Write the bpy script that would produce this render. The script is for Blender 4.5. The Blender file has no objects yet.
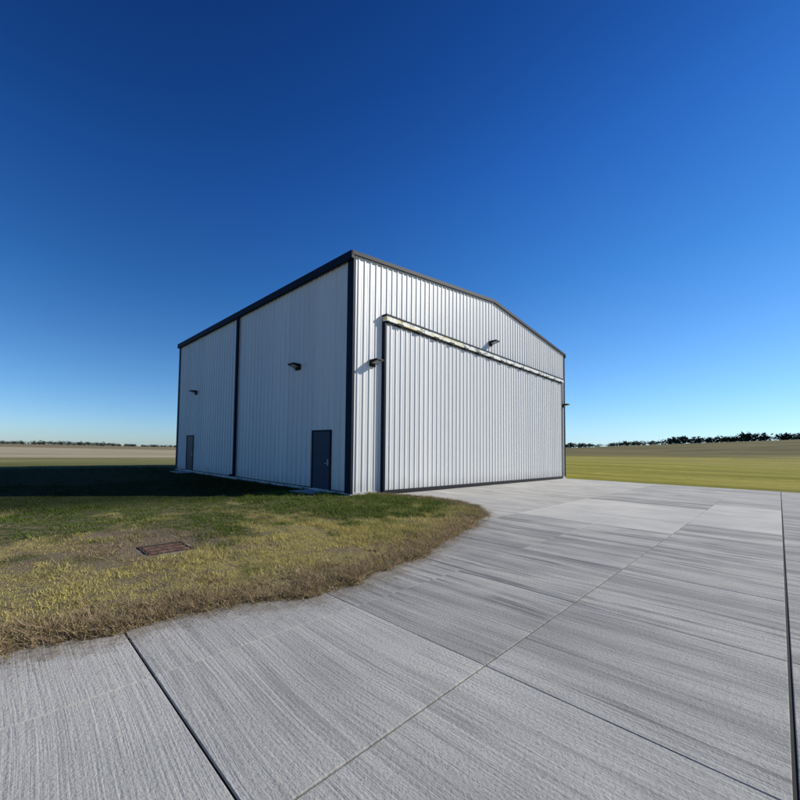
import bpy, math, random
import numpy as np
from mathutils import Matrix, Vector
random.seed(7); rng=np.random.default_rng(7)
S=bpy.context.scene
COL=S.collection
W,L,H,K=20.24,15.83,8.289,9.296
# ------------------------------------------------------------ numpy value noise
_T=rng.random((256,256))
def vn(X,Y,s,o=0):
    x=np.asarray(X)*s+o*17.3+5000; y=np.asarray(Y)*s+o*9.1+5000
    i=np.floor(x).astype(int); j=np.floor(y).astype(int); u=x-i; v=y-j
    u=u*u*(3-2*u); v=v*v*(3-2*v)
    a=_T[i%256,j%256];b=_T[(i+1)%256,j%256];c=_T[i%256,(j+1)%256];d=_T[(i+1)%256,(j+1)%256]
    return (a*(1-u)+b*u)*(1-v)+(c*(1-u)+d*u)*v
def fbm(X,Y,s,o=0,n=4):
    r=0;a=.5;t=0
    for k in range(n): r=r+a*vn(X,Y,s*2.03**k,o+k*3);t+=a;a*=.55
    return r/t
def sm(x,a,b): 
    t=np.clip((x-a)/(b-a),0,1); return t*t*(3-2*t)
# ------------------------------------------------------------ node helpers
class NT:
    def __init__(s,name):
        s.m=bpy.data.materials.new(name); s.m.use_nodes=True
        s.t=s.m.node_tree; s.n=s.t.nodes; s.l=s.t.links
        s.b=s.n['Principled BSDF']
        g=s.n.new('ShaderNodeNewGeometry'); s.pos=g.outputs['Position']
        sx=s.n.new('ShaderNodeSeparateXYZ'); s.l.new(s.pos,sx.inputs[0])
        s.x,s.y,s.z=sx.outputs
    def put(s,sock,v):
        if isinstance(v,bpy.types.NodeSocket): s.l.new(v,sock)
        elif v is not None:
            if isinstance(v,(tuple,list)) and len(v)==3 and sock.type=='RGBA': v=(*v,1)
            sock.default_value=v
    def math(s,op,a,b=None,c=None,clamp=False):
        n=s.n.new('ShaderNodeMath'); n.operation=op; n.use_clamp=clamp
        for i,v in enumerate((a,b,c)):
            if v is not None: s.put(n.inputs[i],v)
        return n.outputs[0]
    def ramp(s,v,a,b,lo=0.,hi=1.,t='SMOOTHSTEP'):
        n=s.n.new('ShaderNodeMapRange'); n.interpolation_type=t
        s.put(n.inputs['Value'],v); n.inputs['From Min'].default_value=a; n.inputs['From Max'].default_value=b
        n.inputs['To Min'].default_value=lo; n.inputs['To Max'].default_value=hi
        return n.outputs['Result']
    def lin(s,v,a,b,lo=0.,hi=1.): return s.ramp(v,a,b,lo,hi,'LINEAR')
    def noise(s,scale,detail=4,rough=.55,sc=None,off=None,vec=None):
        n=s.n.new('ShaderNodeTexNoise'); n.inputs['Scale'].default_value=scale
        n.inputs['Detail'].default_value=detail; n.inputs['Roughness'].default_value=rough
        v=vec or s.pos
        if sc or off:
            m=s.n.new('ShaderNodeMapping'); s.l.new(v,m.inputs[0])
            if sc: m.inputs['Scale'].default_value=sc
            if off: m.inputs['Location'].default_value=off
            v=m.outputs[0]
        s.l.new(v,n.inputs['Vector']); return n.outputs['Fac']
    def mix(s,f,a,b,mode='MIX'):
        n=s.n.new('ShaderNodeMix'); n.data_type='RGBA'; n.blend_type=mode
        s.put(n.inputs[0],f); s.put(n.inputs[6],a); s.put(n.inputs[7],b); return n.outputs[2]
    def attr(s,name):
        n=s.n.new('ShaderNodeAttribute'); n.attribute_name=name; return n.outputs['Fac']
    def bump(s,h,st,d=.02):
        n=s.n.new('ShaderNodeBump'); n.inputs['Strength'].default_value=st; n.inputs['Distance'].default_value=d
        s.put(n.inputs['Height'],h); s.l.new(n.outputs[0],s.b.inputs['Normal'])
    def fin(s,col,rough=.6,spec=.5,metal=0.):
        s.put(s.b.inputs['Base Color'],col); s.put(s.b.inputs['Roughness'],rough)
        s.put(s.b.inputs['Specular IOR Level'],spec); s.put(s.b.inputs['Metallic'],metal)
        return s.m
# ------------------------------------------------------------ lawn tone fields (shared by soil and blades)
def yel_field(X,Y):
    f=np.interp(Y,[-6,-4.4,-3.4,-2.2,-.5,6],[1.15,.98,.62,.22,.0,-.1])
    f=f+(fbm(X,Y,.55,1)-.5)*2.2+(fbm(X,Y,2.6,2)-.5)*1.5
    f=f-.4*sm(X,-5,-2.5)*sm(Y,-5.4,-4.4)
    return np.clip(sm(f,.2,.85),0,1)
def bare_field(X,Y):
    d=np.hypot((X+7.4)*.66,(Y+2.75)*.8)+(fbm(X,Y,2.0,5)-.5)*1.3
    b=1-sm(d,.5,1.1)
    t=sm(fbm(X,Y,1.3,61),.58,.7)*.75*sm(Y,-1,-3)
    return np.maximum(b,t)
def ground_mat():
    n=NT('ground_mat')
    yel=n.attr('yel'); bare=n.attr('bare'); fine=n.noise(26,3,.7); patch=n.noise(.45,4,.6)
    g=n.mix(yel,(.06,.09,.016),(.34,.29,.10))
    soil=n.mix(fine,(.11,.08,.052),(.33,.255,.17))
    near=n.mix(n.ramp(n.noise(9,4,.7),.35,.6),soil,g)
    near=n.mix(bare,near,soil)
    near=n.mix(n.ramp(n.y,0,3),near,(.028,.04,.010))  # soil colour darkened to deepen the hangar's cast shadow
    streak=n.noise(.05,4,.6,sc=(.35,2.2,1))
    mid=n.mix(n.ramp(streak,.4,.6),(.14,.15,.045),(.28,.25,.11))
    c=n.mix(n.ramp(n.y,17,25),near,mid)
    straw=n.mix(n.ramp(streak,.42,.6),(.46,.39,.27),(.34,.29,.17))
    c=n.mix(n.ramp(n.y,36,48),c,straw)
    c=n.mix(n.ramp(n.y,150,210),c,(.22,.18,.10))
    d=n.math('SQRT',n.math('ADD',n.math('MULTIPLY',n.x,n.x),n.math('MULTIPLY',n.y,n.y)))
    st2=n.noise(.07,5,.6,sc=(1.6,.4,1))
    mead=n.mix(n.ramp(st2,.38,.62),(.27,.25,.03),(.48,.40,.08))
    mead=n.mix(n.ramp(n.noise(.9,5,.7),.3,.7,0,.5),mead,(.15,.16,.03))
    mead=n.mix(n.ramp(d,70,130,0,.35),mead,(.36,.30,.10))
    mead=n.mix(n.ramp(n.math('ADD',n.x,n.lin(n.noise(1.2,4,.6),.3,.7,-.6,.6)),20.2,21.2,.8,0),mead,(.22,.17,.10))
    brown=n.mix(n.ramp(st2,.35,.65),(.12,.11,.04),(.22,.185,.08))
    r=n.mix(n.ramp(n.math('ADD',d,n.lin(patch,0,1,-20,20)),150,215),mead,brown)
    side=n.ramp(n.math('SUBTRACT',n.x,n.math('MULTIPLY',n.y,.55)),8,14)
    side=n.math('MULTIPLY',side,n.ramp(n.x,14,20))
    c=n.mix(side,c,r)
    n.bump(n.math('ADD',n.noise(14,4,.7),n.noise(60,2,.7)),.8,.05)
    return n.fin(c,.95,.05)
def blade_mat():
    n=NT('grass_blade_mat')
    r=n.attr('rnd'); dry=n.attr('dry'); yel=n.attr('yel')
    g=n.mix(yel,(.085,.15,.018),(.66,.55,.20))
    g=n.mix(.25,g,n.mix(r,(.045,.085,.012),(.50,.42,.17)))
    g=n.mix(n.ramp(n.y,.5,3),g,n.mix(r,(.018,.032,.008),(.05,.06,.018)))  # hangar shadow painted into the blade colour, on top of the cast one
    g=n.mix(dry,g,n.mix(r,(.17,.115,.07),(.54,.41,.26)))
    tr=n.n.new('ShaderNodeBsdfTranslucent'); n.l.new(g,tr.inputs[0])
    df=n.n.new('ShaderNodeBsdfDiffuse'); n.l.new(g,df.inputs[0])
    mx=n.n.new('ShaderNodeMixShader'); mx.inputs[0].default_value=.35
    n.l.new(df.outputs[0],mx.inputs[1]); n.l.new(tr.outputs[0],mx.inputs[2])
    n.l.new(mx.outputs[0],n.n['Material Output'].inputs[0])
    n.n.remove(n.b)
    return n.m
def concrete_mat():
    n=NT('broomed_concrete')
    slab=n.attr('slab'); stain=n.attr('stain')
    wx=n.math('ADD',n.x,n.lin(n.noise(.4,1,.5,off=(2,8,0)),.3,.7,-.05,.05))
    wx=n.math('ADD',wx,n.math('MULTIPLY',slab,3.7))
    cb=n.n.new('ShaderNodeCombineXYZ'); n.l.new(wx,cb.inputs[0]); n.l.new(n.y,cb.inputs[1]); v=cb.outputs[0]
    broom=n.noise(1,2,.6,sc=(48,1.0,1),vec=v); wide=n.noise(1,4,.7,sc=(9,.34,1),off=(3,1,0),vec=v)
    wide2=n.noise(1,4,.6,sc=(2.4,.2,1),off=(31,7,0),vec=v)
    big=n.noise(.6,4,.65); fine=n.noise(48,4,.78)
    base=n.mix(n.ramp(big,.3,.7),(.45,.438,.40),(.59,.565,.505))
    base=n.mix(n.math('MULTIPLY',n.ramp(fine,.45,.70),.6),base,(.27,.265,.24))
    k=n.math('MULTIPLY',n.ramp(broom,.45,.67),n.math('ADD',n.math('MULTIPLY',stain,.34),.16))
    base=n.mix(k,base,(.19,.187,.175))
    patchk=n.ramp(n.noise(.8,3,.6,off=(1,14,0)),.36,.60,.15,1)
    k=n.math('MULTIPLY',n.ramp(wide,.47,.64),n.math('MULTIPLY',patchk,n.math('ADD',n.math('MULTIPLY',stain,.8),.05)))
    base=n.mix(k,base,(.09,.09,.088))
    k=n.math('MULTIPLY',n.ramp(wide2,.40,.66),n.math('MULTIPLY',stain,.58))
    base=n.mix(k,base,(.155,.153,.147))
    # soil washed out of the lawn onto the slab edge
    ed=n.math('ADD',n.attr('edge'),n.lin(n.noise(6,4,.7,off=(4,4,0)),.3,.7,-.35,.35))
    base=n.mix(n.ramp(ed,.3,1.1,0,.6),base,(.19,.155,.11))
    base=n.mix(1.,base,n.mix(slab,(.8,.8,.8),(1.1,1.09,1.07)),'MULTIPLY')
    h=n.math('ADD',n.math('ADD',n.math('MULTIPLY',broom,.7),n.math('MULTIPLY',fine,1.)),n.math('MULTIPLY',wide,.4))
    n.bump(h,.9,.012)
    return n.fin(base,.85,.25)
def clad_mat(name,a,b,axis):
    n=NT(name)
    u=n.x if axis=='x' else n.y
    pn=n.n.new('ShaderNodeTexWhiteNoise'); pn.noise_dimensions='1D'
    n.l.new(n.math('FLOOR',n.math('DIVIDE',u,.915)),pn.inputs['W'])
    st=n.noise(1,4,.6,sc=(9,9,.25))
    c=n.mix(n.math('MULTIPLY',pn.outputs['Value'],.8),a,b)
    c=n.mix(n.ramp(st,.45,.75,0,.3),c,tuple(v*.78 for v in b))
    c=n.mix(n.ramp(n.math('ADD',n.z,n.lin(n.noise(2,4,.6),0,1,-.3,.3)),-.1,.7,.45,0),c,(.34,.31,.26))
    n.bump(n.noise(1.3,2,.5,sc=(1,1,.5)),.3,.04)
    return n.fin(c,.45,.4)
def plain(name,col,rough=.5,var=.25,scale=6,metal=0.,spec=.5):
    n=NT(name)
    c=n.mix(n.ramp(n.noise(scale,4,.6),.3,.7),tuple(v*(1-var) for v in col),tuple(min(1,v*(1+var)) for v in col))
    n.bump(n.noise(scale*5,3,.6),.1,.005)
    return n.fin(c,rough,spec,metal)
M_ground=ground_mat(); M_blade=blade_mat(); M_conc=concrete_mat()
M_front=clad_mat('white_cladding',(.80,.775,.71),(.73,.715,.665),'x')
M_side=clad_mat('shaded_side_cladding',(.70,.69,.65),(.62,.62,.59),'y')  # same paint as the front, toned down so the left wall looks shaded
M_navy=plain('navy_trim',(.007,.013,.028),.6,spec=.12)
M_black=plain('black_rubber',(.012,.012,.013),.7,spec=.2)
M_seal=plain('joint_sealant',(.02,.02,.02),.8,spec=.2)
M_roof=plain('roof_metal',(.5,.52,.53),.4)
M_foot=plain('footing_concrete',(.45,.43,.39),.85)
M_steel=plain('galvanised',(.35,.35,.35),.5,metal=.3)
M_rust=plain('rusty_iron',(.15,.085,.06),.85,.5,14,spec=.15)
M_pit=plain('grate_silt',(.07,.055,.042),.9,.4,20,spec=.1)
M_lens=plain('lamp_lens',(.35,.36,.36),.2)
M_navy2=plain('navy_door',(.018,.030,.06),.5,.1,spec=.25)
def header_mat():
    n=NT('stained_header')
    st=n.noise(1,5,.65,sc=(1.6,1,6))
    near=n.ramp(n.x,4,10,1,.1)
    k=n.math('MULTIPLY',n.ramp(st,.42,.6),near)
    c=n.mix(k,(.76,.75,.68),(.62,.53,.16))
    c=n.mix(n.ramp(n.noise(1,4,.6,sc=(4,1,5),off=(4,4,4)),.5,.62,0,.85),c,(.09,.085,.07))
    return n.fin(c,.5,.4)
M_head=header_mat()
# ------------------------------------------------------------ mesh helpers
def mesh(name,v,f,mat,parent=None):
    me=bpy.data.meshes.new(name); me.from_pydata([tuple(p) for p in v],[],f); me.update()
    o=bpy.data.objects.new(name,me); COL.objects.link(o)
    if mat: me.materials.append(mat)
    if parent: o.parent=parent
    return o
BF=[(0,3,2,1),(4,5,6,7),(0,1,5,4),(1,2,6,5),(2,3,7,6),(3,0,4,7)]
def boxv(a,b):
    (x0,y0,z0),(x1,y1,z1)=a,b
    return [(x0,y0,z0),(x1,y0,z0),(x1,y1,z0),(x0,y1,z0),(x0,y0,z1),(x1,y0,z1),(x1,y1,z1),(x0,y1,z1)]
def boxes(name,lst,mat,parent=None,bev=0.):
    v=[];f=[]
    for a,b in lst:
        k=len(v); v+=boxv(a,b); f+=[tuple(i+k for i in q) for q in BF]
    o=mesh(name,v,f,mat,parent)
    if bev:
        m=o.modifiers.new('bevel','BEVEL'); m.width=bev; m.segments=2
    return o
def box(name,a,b,mat,parent=None,bev=0.): return boxes(name,[(a,b)],mat,parent,bev)
def empty(name):
    e=bpy.data.objects.new(name,None); COL.objects.link(e); e.empty_display_size=1; return e
# ------------------------------------------------------------ hangar
hg=empty('aircraft_hangar')
def roofz(x): return H+(K-H)*(1-abs(x-W/2)/(W/2))
def ribbed(name,s0,s1,mk,zb,zt,mat,period=.305,depth=.034):
    pts=[]; s=s0
    prof=[(0,0),(.10,0),(.105,.006),(.12,.006),(.125,0),(.215,0),(.235,depth),(.275,depth),(.295,0)]
    while s<s1:
        for a,o in prof:
            if s+a<s1: pts.append((s+a,o))
        s+=period
    pts.append((s1,0))
    v=[];f=[]
    for i,(a,o) in enumerate(pts):
        v.append(mk(a,o,zb)); v.append(mk(a,o,zt(a)))
        if i: k=2*i; f.append((k-2,k,k+1,k-1))
    return mesh(name,v,f,mat,hg)
ribbed('front_wall',0,W,lambda a,o,z:(a,-o,z),.12,lambda a:roofz(a)-.05,M_front,depth=.028)
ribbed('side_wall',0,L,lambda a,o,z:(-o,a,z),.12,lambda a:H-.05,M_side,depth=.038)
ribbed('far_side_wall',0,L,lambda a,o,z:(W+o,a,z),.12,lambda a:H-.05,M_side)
ribbed('rear_wall',0,W,lambda a,o,z:(a,L+o,z),.12,lambda a:roofz(a)-.05,M_front)
box('footing',(-.05,-.05,-.3),(W+.05,L+.05,.13),M_foot,hg)
rv=[]
for y in (-.06,L+.06):
    rv+=[(-.12,y,H-.01),(W/2,y,K+.01),(W+.12,y,H-.01),(-.12,y,H-.07),(W/2,y,K-.05),(W+.12,y,H-.07)]
mesh('roof',rv,[(0,1,7,6),(1,2,8,7),(3,9,10,4),(4,10,11,5),(0,3,4,1),(1,4,5,2),(6,7,10,9),(7,8,11,10),(0,6,9,3),(2,5,11,8)],M_roof,hg)
def rake(name,y0,y1,lo,hi,mat):
    v=[]
    for y in (y0,y1):
        v+=[(-.14,y,H+hi),(W/2,y,K+hi+.02),(W+.14,y,H+hi),(-.14,y,H-lo),(W/2,y,K-lo),(W+.14,y,H-lo)]
    mesh(name,v,[(0,3,4,1),(1,4,5,2),(6,7,10,9),(7,8,11,10),(0,1,7,6),(1,2,8,7),(3,9,10,4),(4,10,11,5),(0,6,9,3),(2,5,11,8)],mat,hg)
rake('front_rake_trim',-.10,-.045,.10,.03,M_navy); rake('rear_rake_trim',L+.045,L+.10,.13,.03,M_navy)
box('eave_gutter',(-.19,-.09,H-.24),(-.045,L+.09,H+.035),M_navy,hg,.012)
box('far_eave_gutter',(W+.045,-.09,H-.24),(W+.19,L+.09,H+.035),M_navy,hg,.012)
boxes('corner_trim',[((-.056,-.055,.10),(-.044,.22,H-.2)),((-.055,-.067,.10),(.06,-.042,H-.12)),
  ((-.056,L-.16,.10),(-.044,L+.05,H-.2)),((W-.10,-.055,.10),(W+.05,-.042,H-.17)),((W+.04,-.04,.10),(W+.052,.22,H-.2)),
  ],M_navy,hg)
boxes('downspout',[((-.17,7.78,.25),(-.05,7.9,H-.23)),((-.34,7.785,.16),(-.052,7.895,.26))],M_navy,hg,.01)
boxes('base_trim',[((-.048,.225,.115),(-.036,.91,.16)),((-.048,1.97,.115),(-.036,13.0,.16)),((-.048,14.1,.115),(-.036,L-.17,.16))],M_navy,hg)
DX0,DX1,DZ0,DZ1=1.53,19.42,.13,6.22
ribbed('door_leaf',DX0+.06,DX1-.06,lambda a,o,z:(a,-.135-o,z),DZ0,lambda a:DZ1,M_front,period=.305,depth=.026)
boxes('door_frame',[((DX0-.04,-.172,.06),(DX0+.058,-.036,DZ1+.02)),((DX1-.058,-.172,.06),(DX1+.0,-.036,DZ1+.02))],M_navy,hg)
box('door_bottom_seal',(DX0+.06,-.175,.02),(DX1-.06,-.06,.15),M_black,hg)
box('door_top_shade_strip',(DX0+.06,-.19,DZ1-.05),(DX1-.06,-.06,DZ1+.02),M_black,hg)  # solid black strip standing in for the shadow line under the header
box('door_header',(DX0-.02,-.24,DZ1+.022),(DX1+.05,-.037,DZ1+.20),M_head,hg,.01)
box('door_header_cap',(DX0-.06,-.255,DZ1+.203),(DX1+.08,-.037,DZ1+.262),M_navy,hg)
boxes('door_hinges',[((x,-.262,DZ1-.03),(x+.34,-.243,DZ1+.05)) for x in np.arange(DX0+.6,DX1-.4,1.19)],M_black,hg)
def mandoor(name,y0):
    y1=y0+.92
    boxes(name+'_frame',[((-.075,y0-.06,.12),(-.036,y0,2.2)),((-.075,y1,.12),(-.036,y1+.06,2.2)),((-.075,y0-.06,2.2),(-.036,y1+.06,2.26))],M_navy,hg)
    box(name+'_leaf',(-.060,y0+.003,.14),(-.040,y1-.003,2.197),M_navy2,hg)
    boxes(name+'_handle',[((-.11,y0+.07,1.05),(-.06,y0+.10,1.08)),((-.115,y0+.07,1.055),(-.10,y0+.2,1.075)),((-.066,y0+.05,1.0),(-.0605,y0+.12,1.2))],M_steel,hg)
    box(name+'_stoop',(-1.0,y0-.15,-.1),(-.052,y1+.15,.06),M_foot,hg,.01)
mandoor('personnel_door',.98); mandoor('rear_personnel_door',13.1)
def lamp(name,P,out,side):
    o=Vector(out); s=Vector(side); z=Vector((0,0,1)); p=Vector(P)
    def q(a,b,c): return p+s*a+o*b+z*c
    v=[q(-.16,.036,-.12),q(.16,.036,-.12),q(.16,.036,.12),q(-.16,.036,.12),
       q(-.13,.08,-.10),q(.13,.08,-.10),q(.13,.08,.10),q(-.13,.08,.10)]
    f=[(0,1,5,4),(1,2,6,5),(2,3,7,6),(3,0,4,7),(4,5,6,7)]
    k=len(v)
    v+=[q(-.20,.08,-.02),q(.20,.08,-.02),q(.20,.08,.10),q(-.20,.08,.10),q(-.18,.42,.06),q(.18,.42,.06),q(.18,.40,.11),q(-.18,.40,.11)]
    f+=[tuple(i+k for i in t) for t in BF]
    mesh(name,v,f,M_black,hg)
    mesh(name+'_lens',[q(-.15,.12,-.018),q(.15,.12,-.018),q(.15,.38,.045),q(-.15,.38,.045)],[(0,1,2,3)],M_lens,hg)
lamp('wall_lamp_a',(.98,0,4.62),(0,-1,0),(1,0,0))
lamp('wall_lamp_b',(9.8,0,7.02),(0,-1,0),(1,0,0))
lamp('wall_lamp_c',(19.85,0,4.78),(0,-1,0),(1,0,0))
lamp('wall_lamp_d',(0,2.95,4.8),(-1,0,0),(0,1,0))
lamp('wall_lamp_e',(0,12.9,4.8),(-1,0,0),(0,1,0))
# ------------------------------------------------------------ lawn outline
edge=[(-60,-5.4),(-20,-5.45),(-9.1,-5.5),(-8.3,-5.6),(-7.7,-5.62),(-7.0,-5.8),(-6.3,-5.98),(-5.7,-5.9),(-4.3,-5.7),(-2.4,-5.2),(-1,-4.85),(.2,-4.5),(.9,-4.1),(1.4,-3.6),(1.75,-3.05),(1.95,-2.5),(2.08,-1.8),(2.05,-1.2),(1.8,-.6),(1.5,-.15),(1.45,.6)]
E=np.array(edge); poly=np.array(edge+[(1.45,30),(-60,30)])
def inside(X,Y,P):
    r=np.zeros(X.shape,bool); n=len(P)
    for i in range(n):
        x0,y0=P[i]; x1,y1=P[(i+1)%n]
        if y0==y1: continue
        c=((y0>Y)!=(y1>Y))&(X<(x1-x0)*(Y-y0)/(y1-y0)+x0); r^=c
    return r
def sdf(X,Y):
    X=np.asarray(X,float);Y=np.asarray(Y,float)
    d=np.full(X.shape,1e9)
    for i in range(len(E)-1):
        a=E[i]; b=E[i+1]; ab=b-a; t=np.clip(((X-a[0])*ab[0]+(Y-a[1])*ab[1])/(ab@ab),0,1)
        d=np.minimum(d,np.hypot(X-a[0]-t*ab[0],Y-a[1]-t*ab[1]))
    d=np.where(inside(X,Y,poly),d,-d)
    return d+(fbm(X,Y,2.8,11,4)-.5)*.34
gx,gy=-7.45,-3.35
def height(X,Y):
    s=sdf(X,Y)
    lawn=sm(s,-.03,.16)
    conc=(X>-61)&(X<20.0)&(Y>-40)&(Y<1)
    bump=(fbm(X,Y,.9,21)-.5)*.09
    # level ground around the drain, with a shallow dish over it
    gd=np.hypot((X-gx-.31)/.62,(Y-gy-.25)/.55)
    bump=bump*sm(gd,.8,1.8)-.03*(1-sm(gd,.6,1.3))
    lw=.03+bump
    z=np.where(conc,-.07+(lw+.07)*lawn,-.035+bump*.3)
    z=np.where(Y>=1,lw*.5,z)
    z=np.where((X<20.0)&(X>-61)&(Y<1)&(lawn<.01),-.07,z)
    D=np.hypot(X,Y); az=np.degrees(np.arctan2(Y,X))
    w=np.clip((34-az)/36,0,1.15)
    z=z+17.5*w*sm(D,90,520)+sm(D,60,300)*.5*np.sin(X*.021)*np.sin(Y*.017+1)
    z=z-sm(D,900,4000)*10
    return z
def axis(lo,hi,step,far):
    a=list(np.arange(lo,hi+1e-6,step)); s=step; p=hi
    while p<far: s*=1.13; p+=s; a.append(p)
    s=step; p=lo; b=[]
    while p>-far: s*=1.13; p-=s; b.append(p)
    return np.array(b[::-1]+a)
ax=axis(-13,3,.08,6000); ay=axis(-6.6,5,.08,6000)
X,Y=np.meshgrid(ax,ay); Z=height(X,Y)
nx,ny=len(ax),len(ay)
V=np.stack([X.ravel(),Y.ravel(),Z.ravel()],1)
i,j=np.meshgrid(np.arange(nx-1),np.arange(ny-1)); k=(j*nx+i).ravel()
F=np.stack([k,k+1,k+1+nx,k+nx],1)
def npmesh(name,V,F,mat,attrs=None,smooth=False):
    me=bpy.data.meshes.new(name); n=F.shape[1]
    me.vertices.add(len(V)); me.vertices.foreach_set('co',V.astype(np.float32).ravel())
    me.loops.add(F.size); me.loops.foreach_set('vertex_index',F.astype(np.int32).ravel())
    me.polygons.add(len(F)); me.polygons.foreach_set('loop_start',np.arange(0,F.size,n,dtype=np.int32))
    if smooth: me.polygons.foreach_set('use_smooth',np.ones(len(F),bool))
    me.update(calc_edges=True)
    for nm,a in (attrs or {}).items():
        at=me.attributes.new(nm,'FLOAT','POINT'); at.data.foreach_set('value',np.asarray(a).astype(np.float32))
    me.materials.append(mat)
    o=bpy.data.objects.new(name,me); COL.objects.link(o); return o
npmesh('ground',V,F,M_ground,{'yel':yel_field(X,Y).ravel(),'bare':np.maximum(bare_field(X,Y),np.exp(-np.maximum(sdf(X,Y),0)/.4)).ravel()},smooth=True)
# ------------------------------------------------------------ concrete apron
xs=[(-8.30,.016)]
p=-8.30; k=0
while p<18.5:
    p+=1.95; k+=1; xs.append((p,.005 if k%3 else .009))
p=-8.30
while p>-58: p-=1.95; xs.insert(0,(p,.008))
xs=[(-60,0)]+[q for q in xs if q[0]<=19.5]+[(19.9,0)]
ysl=[(-39.5,0)]+[(-9.0-1.4*i,.006) for i in range(21,0,-1)]+[(-9.0,.02),(-7.6,.011),(-6.3,.005),(-4.65,.005),(-3.1,.006),(-1.5,.006),(-.06,0)]
sv=[];sf=[];sl=[];stn=[]
for a in range(len(xs)-1):
    for b in range(len(ysl)-1):
        x0=xs[a][0]+xs[a][1]/2; x1=xs[a+1][0]-xs[a+1][1]/2
        y0=ysl[b][0]+ysl[b][1]/2; y1=ysl[b+1][0]-ysl[b+1][1]/2
        if (x1-x0)<.05: continue
        c=.004; z=random.uniform(-.0012,.0012)
        k=len(sv)
        sv+=[(x0,y0,-.12),(x1,y0,-.12),(x1,y1,-.12),(x0,y1,-.12),(x0,y0,z-c),(x1,y0,z-c),(x1,y1,z-c),(x0,y1,z-c)]
        f=[(0,1,5,4),(1,2,6,5),(2,3,7,6),(3,0,4,7)]
        # top sheet as a grid so the edge-soiling attribute has resolution
        near=(-13<x0<3 and -7.7<y0<0)
        m=12 if near else 1
        gxs=np.linspace(x0+c,x1-c,m+1); gys=np.linspace(y0+c,y1-c,m+1)
        for yy in gys:
            for xx in gxs: sv.append((float(xx),float(yy),z))
        o=8; q=m+1
        for r_ in range(m):
            for s_ in range(m):
                f.append((o+r_*q+s_,o+r_*q+s_+1,o+(r_+1)*q+s_+1,o+(r_+1)*q+s_))
        c00,c10,c11,c01=o,o+m,o+m*q+m,o+m*q
        f+=[tuple([4,5]+[o+t for t in range(m,-1,-1)]),tuple([5,6]+[o+t*q+m for t in range(m,-1,-1)]),
            tuple([6,7]+[o+m*q+t for t in range(0,m+1)]),tuple([7,4]+[o+t*q for t in range(0,m+1)])]
        sf+=[tuple(t+k for t in g_) for g_ in f]
        nv=8+q*q
        mx,my=(x0+x1)/2,(y0+y1)/2
        s=.5+random.uniform(-.12,.12)
        light=(0.9<mx<6.6 and -7.6<my<-4.65) or (3.2<mx<8.4 and -9<my<-7.6)
        t=float(np.clip((mx+8.6)/3.8,0.1,1)) 
        if my>-4.65: t*=.4; s+=.1
        if mx>9: t*=.6
        if light: t=.03; s=.9
        sl+=[s]*nv; stn+=[t]*nv
ap=mesh('concrete_apron',sv,sf,M_conc)
P=np.array(sv); ed=np.zeros(len(P)); mk=(P[:,0]>-20)&(P[:,0]<4)&(P[:,1]>-8)
ed[mk]=np.exp(-np.maximum(-sdf(P[mk,0],P[mk,1]),0)/.22)
for nm,a in (('slab',sl),('stain',stn),('edge',ed)):
    at=ap.data.attributes.new(nm,'FLOAT','POINT'); at.data.foreach_set('value',np.asarray(a,np.float32))
box('joint_filler',(-59.9,-39.4,-.1),(19.8,-.1,-.013),M_seal).parent=ap
# ------------------------------------------------------------ grass blades
def off_grate(X,Y,m=.05): return ~((X>gx-m)&(X<gx+.62+m)&(Y>gy-m-.06)&(Y<gy+.5+m))
def blades(name,X,Y,h,w,dry,lean=.6,Z=None):
    n=len(X); Z=(height(X,Y) if Z is None else Z)-.005
    a=rng.uniform(0,2*np.pi,n); lx=rng.normal(0,lean,n)*h; ly=rng.normal(0,lean,n)*h
    V=np.empty((n,3,3)); dx=np.cos(a)*w/2; dy=np.sin(a)*w/2
    V[:,0]=np.stack([X-dx,Y-dy,Z],1); V[:,1]=np.stack([X+dx,Y+dy,Z],1)
    V[:,2]=np.stack([X+lx,Y+ly,Z+h],1)
    r=rng.random(n)
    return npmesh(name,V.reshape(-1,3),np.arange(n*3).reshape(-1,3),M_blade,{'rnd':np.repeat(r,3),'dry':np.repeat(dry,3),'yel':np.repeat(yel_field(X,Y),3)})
def scat(n,x0,x1,y0,y1,s=.04):
    X=rng.uniform(x0,x1,n); Y=rng.uniform(y0,y1,n)
    cl=sm(fbm(X,Y,3.5,31),.38,.6)
    keep=(sdf(X,Y)>s)&(rng.random(n)<.3+.7*cl)&(rng.random(n)<1.03-bare_field(X,Y))&~((X>-.06)&(Y>-.06))&~((X>-1.02)&(Y>.8)&(Y<2.1))&off_grate(X,Y)
    return X[keep],Y[keep]
XA=[];YA=[]
for n,b in ((160000,(-13,2.1,-6.1,-2)),(90000,(-14,2.1,-2,2)),(35000,(-16,0,2,8)),(15000,(-20,0,8,20))):
    x,y=scat(n,*b); XA.append(x);YA.append(y)
X=np.concatenate(XA);Y=np.concatenate(YA)
d=sdf(X,Y); bul=sm(X,-5,-2)
hh=rng.uniform(.018,.05,len(X))*(1+1.1*bul)*(.5+1.0*sm(fbm(X,Y,1.8,41),.35,.65))
dry=(rng.random(len(X))<.07+.95*np.exp(-np.maximum(d-.12,0)/.30)).astype(float)*rng.uniform(.5,1,len(X))
dry=dry*np.where(Y>1,.12,1)  # dry tint cut back so the painted hangar shade stays dark
dist=np.hypot(X+9.2,Y+9)
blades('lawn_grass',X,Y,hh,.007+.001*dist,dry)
seg=np.cumsum(np.r_[0,np.hypot(*np.diff(E[1:],axis=0).T)])
NC=2000
u=seg[-1]-rng.random(NC)*22
cx=np.interp(u,seg,E[1:,0]); cy=np.interp(u,seg,E[1:,1])
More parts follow.
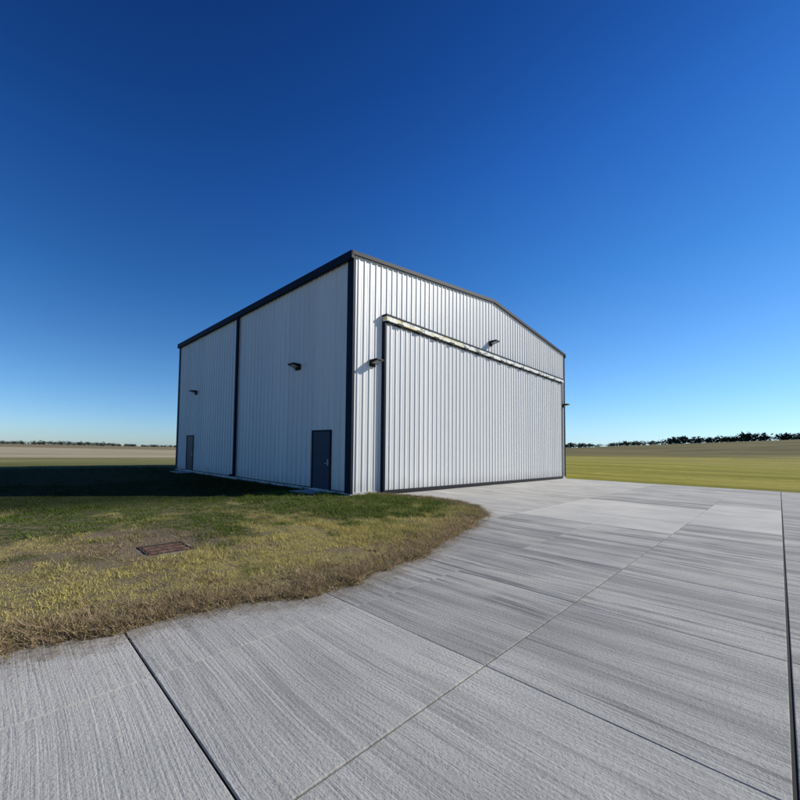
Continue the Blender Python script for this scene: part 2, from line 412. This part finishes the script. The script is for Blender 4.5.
cx+=rng.normal(0,.05,NC); cy+=np.abs(rng.normal(0,.32,NC))*np.where(cx>1,.4,1)
cx-=np.where(cx>1,np.abs(rng.normal(0,.26,NC)),0)
sz=rng.uniform(.4,1.4,NC)
idx=rng.integers(0,NC,74000)
X=cx[idx]+rng.normal(0,.055,74000)*sz[idx]; Y=cy[idx]+rng.normal(0,.055,74000)*sz[idx]
m=(sdf(X,Y)>-.07)&~((X>-.06)&(Y>-.08)); X=X[m];Y=Y[m];s2=sz[idx][m]
hh=rng.uniform(.025,.10,len(X))*s2
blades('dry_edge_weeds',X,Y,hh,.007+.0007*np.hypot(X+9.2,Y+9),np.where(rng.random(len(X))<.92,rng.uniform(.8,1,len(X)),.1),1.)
# loose dead clippings lying on the slab beside the lawn
n=5000; u=seg[-1]-rng.random(n)*22
X=np.interp(u,seg,E[1:,0])+rng.normal(0,.06,n); Y=np.interp(u,seg,E[1:,1])-np.abs(rng.exponential(.14,n))
X=X+np.where(X>1,np.abs(rng.exponential(.12,n)),0)
m=(sdf(X,Y)<0)&(Y<-.3); X=X[m];Y=Y[m]
L_=rng.uniform(.015,.06,len(X)); a=rng.uniform(0,6.28,len(X)); wv=.0035
V=np.empty((len(X),3,3)); V[:,0]=np.stack([X,Y,X*0+.004],1)
V[:,1]=np.stack([X-np.sin(a)*wv,Y+np.cos(a)*wv,X*0+.005],1); V[:,2]=np.stack([X+np.cos(a)*L_,Y+np.sin(a)*L_,X*0+rng.uniform(.004,.014,len(X))],1)
npmesh('dead_clippings',V.reshape(-1,3),np.arange(len(X)*3).reshape(-1,3),M_blade,{'rnd':np.repeat(rng.random(len(X)),3),'dry':np.ones(len(X)*3),'yel':np.ones(len(X)*3)})
NC=420
cx=np.r_[rng.normal(-7.4,1.0,220),rng.uniform(-4.5,1.6,200)]; cy=np.r_[rng.normal(-2.8,.8,220),rng.uniform(-4.6,-.4,200)]
sz=rng.uniform(.4,1.3,NC); idx=rng.integers(0,NC,16000)
X=cx[idx]+rng.normal(0,.06,16000)*sz[idx]; Y=cy[idx]+rng.normal(0,.06,16000)*sz[idx]
m=(sdf(X,Y)>.05)&~((X>-.1)&(Y>-.1))&off_grate(X,Y,.06); X=X[m];Y=Y[m];s2=sz[idx][m]
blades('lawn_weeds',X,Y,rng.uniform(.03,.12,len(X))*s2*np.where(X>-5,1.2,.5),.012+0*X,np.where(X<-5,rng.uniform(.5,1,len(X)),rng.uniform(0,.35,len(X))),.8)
# ------------------------------------------------------------ drain grate, level with the bare soil
gr=empty('drain_grate')
z0=float(np.max(height(gx+np.array([0,.3,.62,0,.62]),gy+np.array([0,.25,0,.5,.5]))))
boxes('grate_pit',[((gx,gy,z0-.12),(gx+.62,gy+.5,z0+.003))],M_pit,gr)
boxes('grate_bars',[((gx+.012,gy+.045+i*.15,z0-.01),(gx+.608,gy+.09+i*.15,z0+.02)) for i in range(3)],M_rust,gr,.006)
boxes('grate_rim',[((gx-.03,gy-.03,z0-.12),(gx+.65,gy-.002,z0+.014)),((gx-.03,gy+.502,z0-.12),(gx+.65,gy+.53,z0+.014)),((gx-.03,gy-.001,z0-.12),(gx-.002,gy+.501,z0+.014)),((gx+.622,gy-.001,z0-.12),(gx+.65,gy+.501,z0+.014))],M_pit,gr,.004)
# ------------------------------------------------------------ distant tree lines
def leafmat():
    n=NT('tree_foliage'); r=n.attr('rnd')
    return n.fin(n.mix(r,(.018,.022,.014),(.055,.06,.035)),.9,.1)
M_leaf=leafmat()
def treeline(name,pts,hfun,step,wid):
    Vs=[];Rs=[]
    for (x0,y0),(x1,y1) in zip(pts[:-1],pts[1:]):
        n=int(math.hypot(x1-x0,y1-y0)/step)
        for i in range(n):
            t=(i+rng.random())/n; x=x0+(x1-x0)*t+rng.normal(0,wid); y=y0+(y1-y0)*t+rng.normal(0,wid)
            h=hfun(x,y)*rng.uniform(.6,1.15); z=float(height(np.array(x),np.array(y)))
            m=46; r=h*.45
            q=rng.normal(0,1,(m,3)); q/=np.linalg.norm(q,axis=1)[:,None]; q*=rng.random((m,1))**.4
            c=np.stack([x+q[:,0]*r*1.5,y+q[:,1]*r*1.5,z+h*.42+q[:,2]*h*.5],1)
            a=rng.normal(0,1,(len(c),3,3))*h*.11
            Vs.append(c[:,None,:]+a); Rs.append(np.repeat(rng.random(len(c)),3))
    V=np.concatenate(Vs).reshape(-1,3); F=np.arange(len(V)).reshape(-1,3)
    return npmesh(name,V,F,M_leaf,{'rnd':np.concatenate(Rs)})
def pol(d,a): return (d*math.cos(math.radians(a)),d*math.sin(math.radians(a)))
treeline('distant_trees',[pol(480,-20),pol(470,0),pol(470,20),pol(500,40)],lambda x,y:5.2+1.2*math.sin(y*.05)+.9*math.sin(y*.17)+(1.6 if y<8 else 0),.9,3.5)
treeline('distant_trees',[pol(760,60),pol(740,90),pol(760,125)],lambda x,y:5.4+1.2*math.sin(x*.02),1.4,6)
# ------------------------------------------------------------ light
el,azm=math.radians(32),math.radians(-30)
sd=Vector((math.cos(el)*math.cos(azm),math.cos(el)*math.sin(azm),math.sin(el)))
sun=bpy.data.lights.new('sun','SUN'); sun.energy=5.; sun.angle=math.radians(.5); sun.color=(1,.955,.87)
so=bpy.data.objects.new('sun',sun); COL.objects.link(so); so.rotation_euler=sd.to_track_quat('Z','Y').to_euler()
w=bpy.data.worlds.new('World'); S.world=w; w.use_nodes=True
nt=w.node_tree; sky=nt.nodes.new('ShaderNodeTexSky'); sky.sky_type='NISHITA'; sky.sun_disc=False
sky.sun_elevation=el; sky.sun_rotation=math.radians(90)-azm
sky.altitude=300; sky.air_density=1.0; sky.dust_density=.3; sky.ozone_density=3.0
bg=nt.nodes['Background']; bg.inputs[1].default_value=.11
tc=nt.nodes.new('ShaderNodeTexCoord'); sp=nt.nodes.new('ShaderNodeSeparateXYZ'); nt.links.new(tc.outputs['Generated'],sp.inputs[0])
cr=nt.nodes.new('ShaderNodeValToRGB'); nt.links.new(sp.outputs[2],cr.inputs[0])
stops=[(0.,(.66,.88,1.22)),(.05,(.66,.92,1.26)),(.13,(.54,.87,1.18)),(.37,(.24,.66,1.10)),(.56,(.14,.50,1.05)),(.69,(.09,.37,.86)),(.78,(.07,.30,.74))]
e=cr.color_ramp.elements
e[0].position=stops[0][0]; e[0].color=(*stops[0][1],1); e[1].position=stops[-1][0]; e[1].color=(*stops[-1][1],1)
for p_,c_ in stops[1:-1]:
    q=e.new(p_); q.color=(*c_,1)
mm=nt.nodes.new('ShaderNodeMix'); mm.data_type='RGBA'; mm.blend_type='MULTIPLY'; mm.inputs[0].default_value=1
nt.links.new(sky.outputs[0],mm.inputs[6]); nt.links.new(cr.outputs[0],mm.inputs[7]); nt.links.new(mm.outputs[2],bg.inputs[0])
# ------------------------------------------------------------ camera
cam=bpy.data.cameras.new('camera'); co=bpy.data.objects.new('camera',cam); COL.objects.link(co)
yaw,pit,rol=.8920,.0473,.0208
f=np.array([math.cos(yaw)*math.cos(pit),math.sin(yaw)*math.cos(pit),math.sin(pit)])
r=np.array([math.sin(yaw),-math.cos(yaw),0.]); u=np.cross(r,f)
r2=r*math.cos(rol)+u*math.sin(rol); u2=-r*math.sin(rol)+u*math.cos(rol)
m=Matrix(((r2[0],u2[0],-f[0],-9.1954),(r2[1],u2[1],-f[1],-8.9874),(r2[2],u2[2],-f[2],1.55),(0,0,0,1)))
co.matrix_world=m
cam.sensor_width=36; cam.lens=36*381.813/800; cam.shift_x=94.19/800; cam.shift_y=31.17/800
cam.clip_start=.05; cam.clip_end=20000
S.camera=co
S.view_settings.view_transform='Standard'; S.view_settings.look='None'; S.view_settings.exposure=0
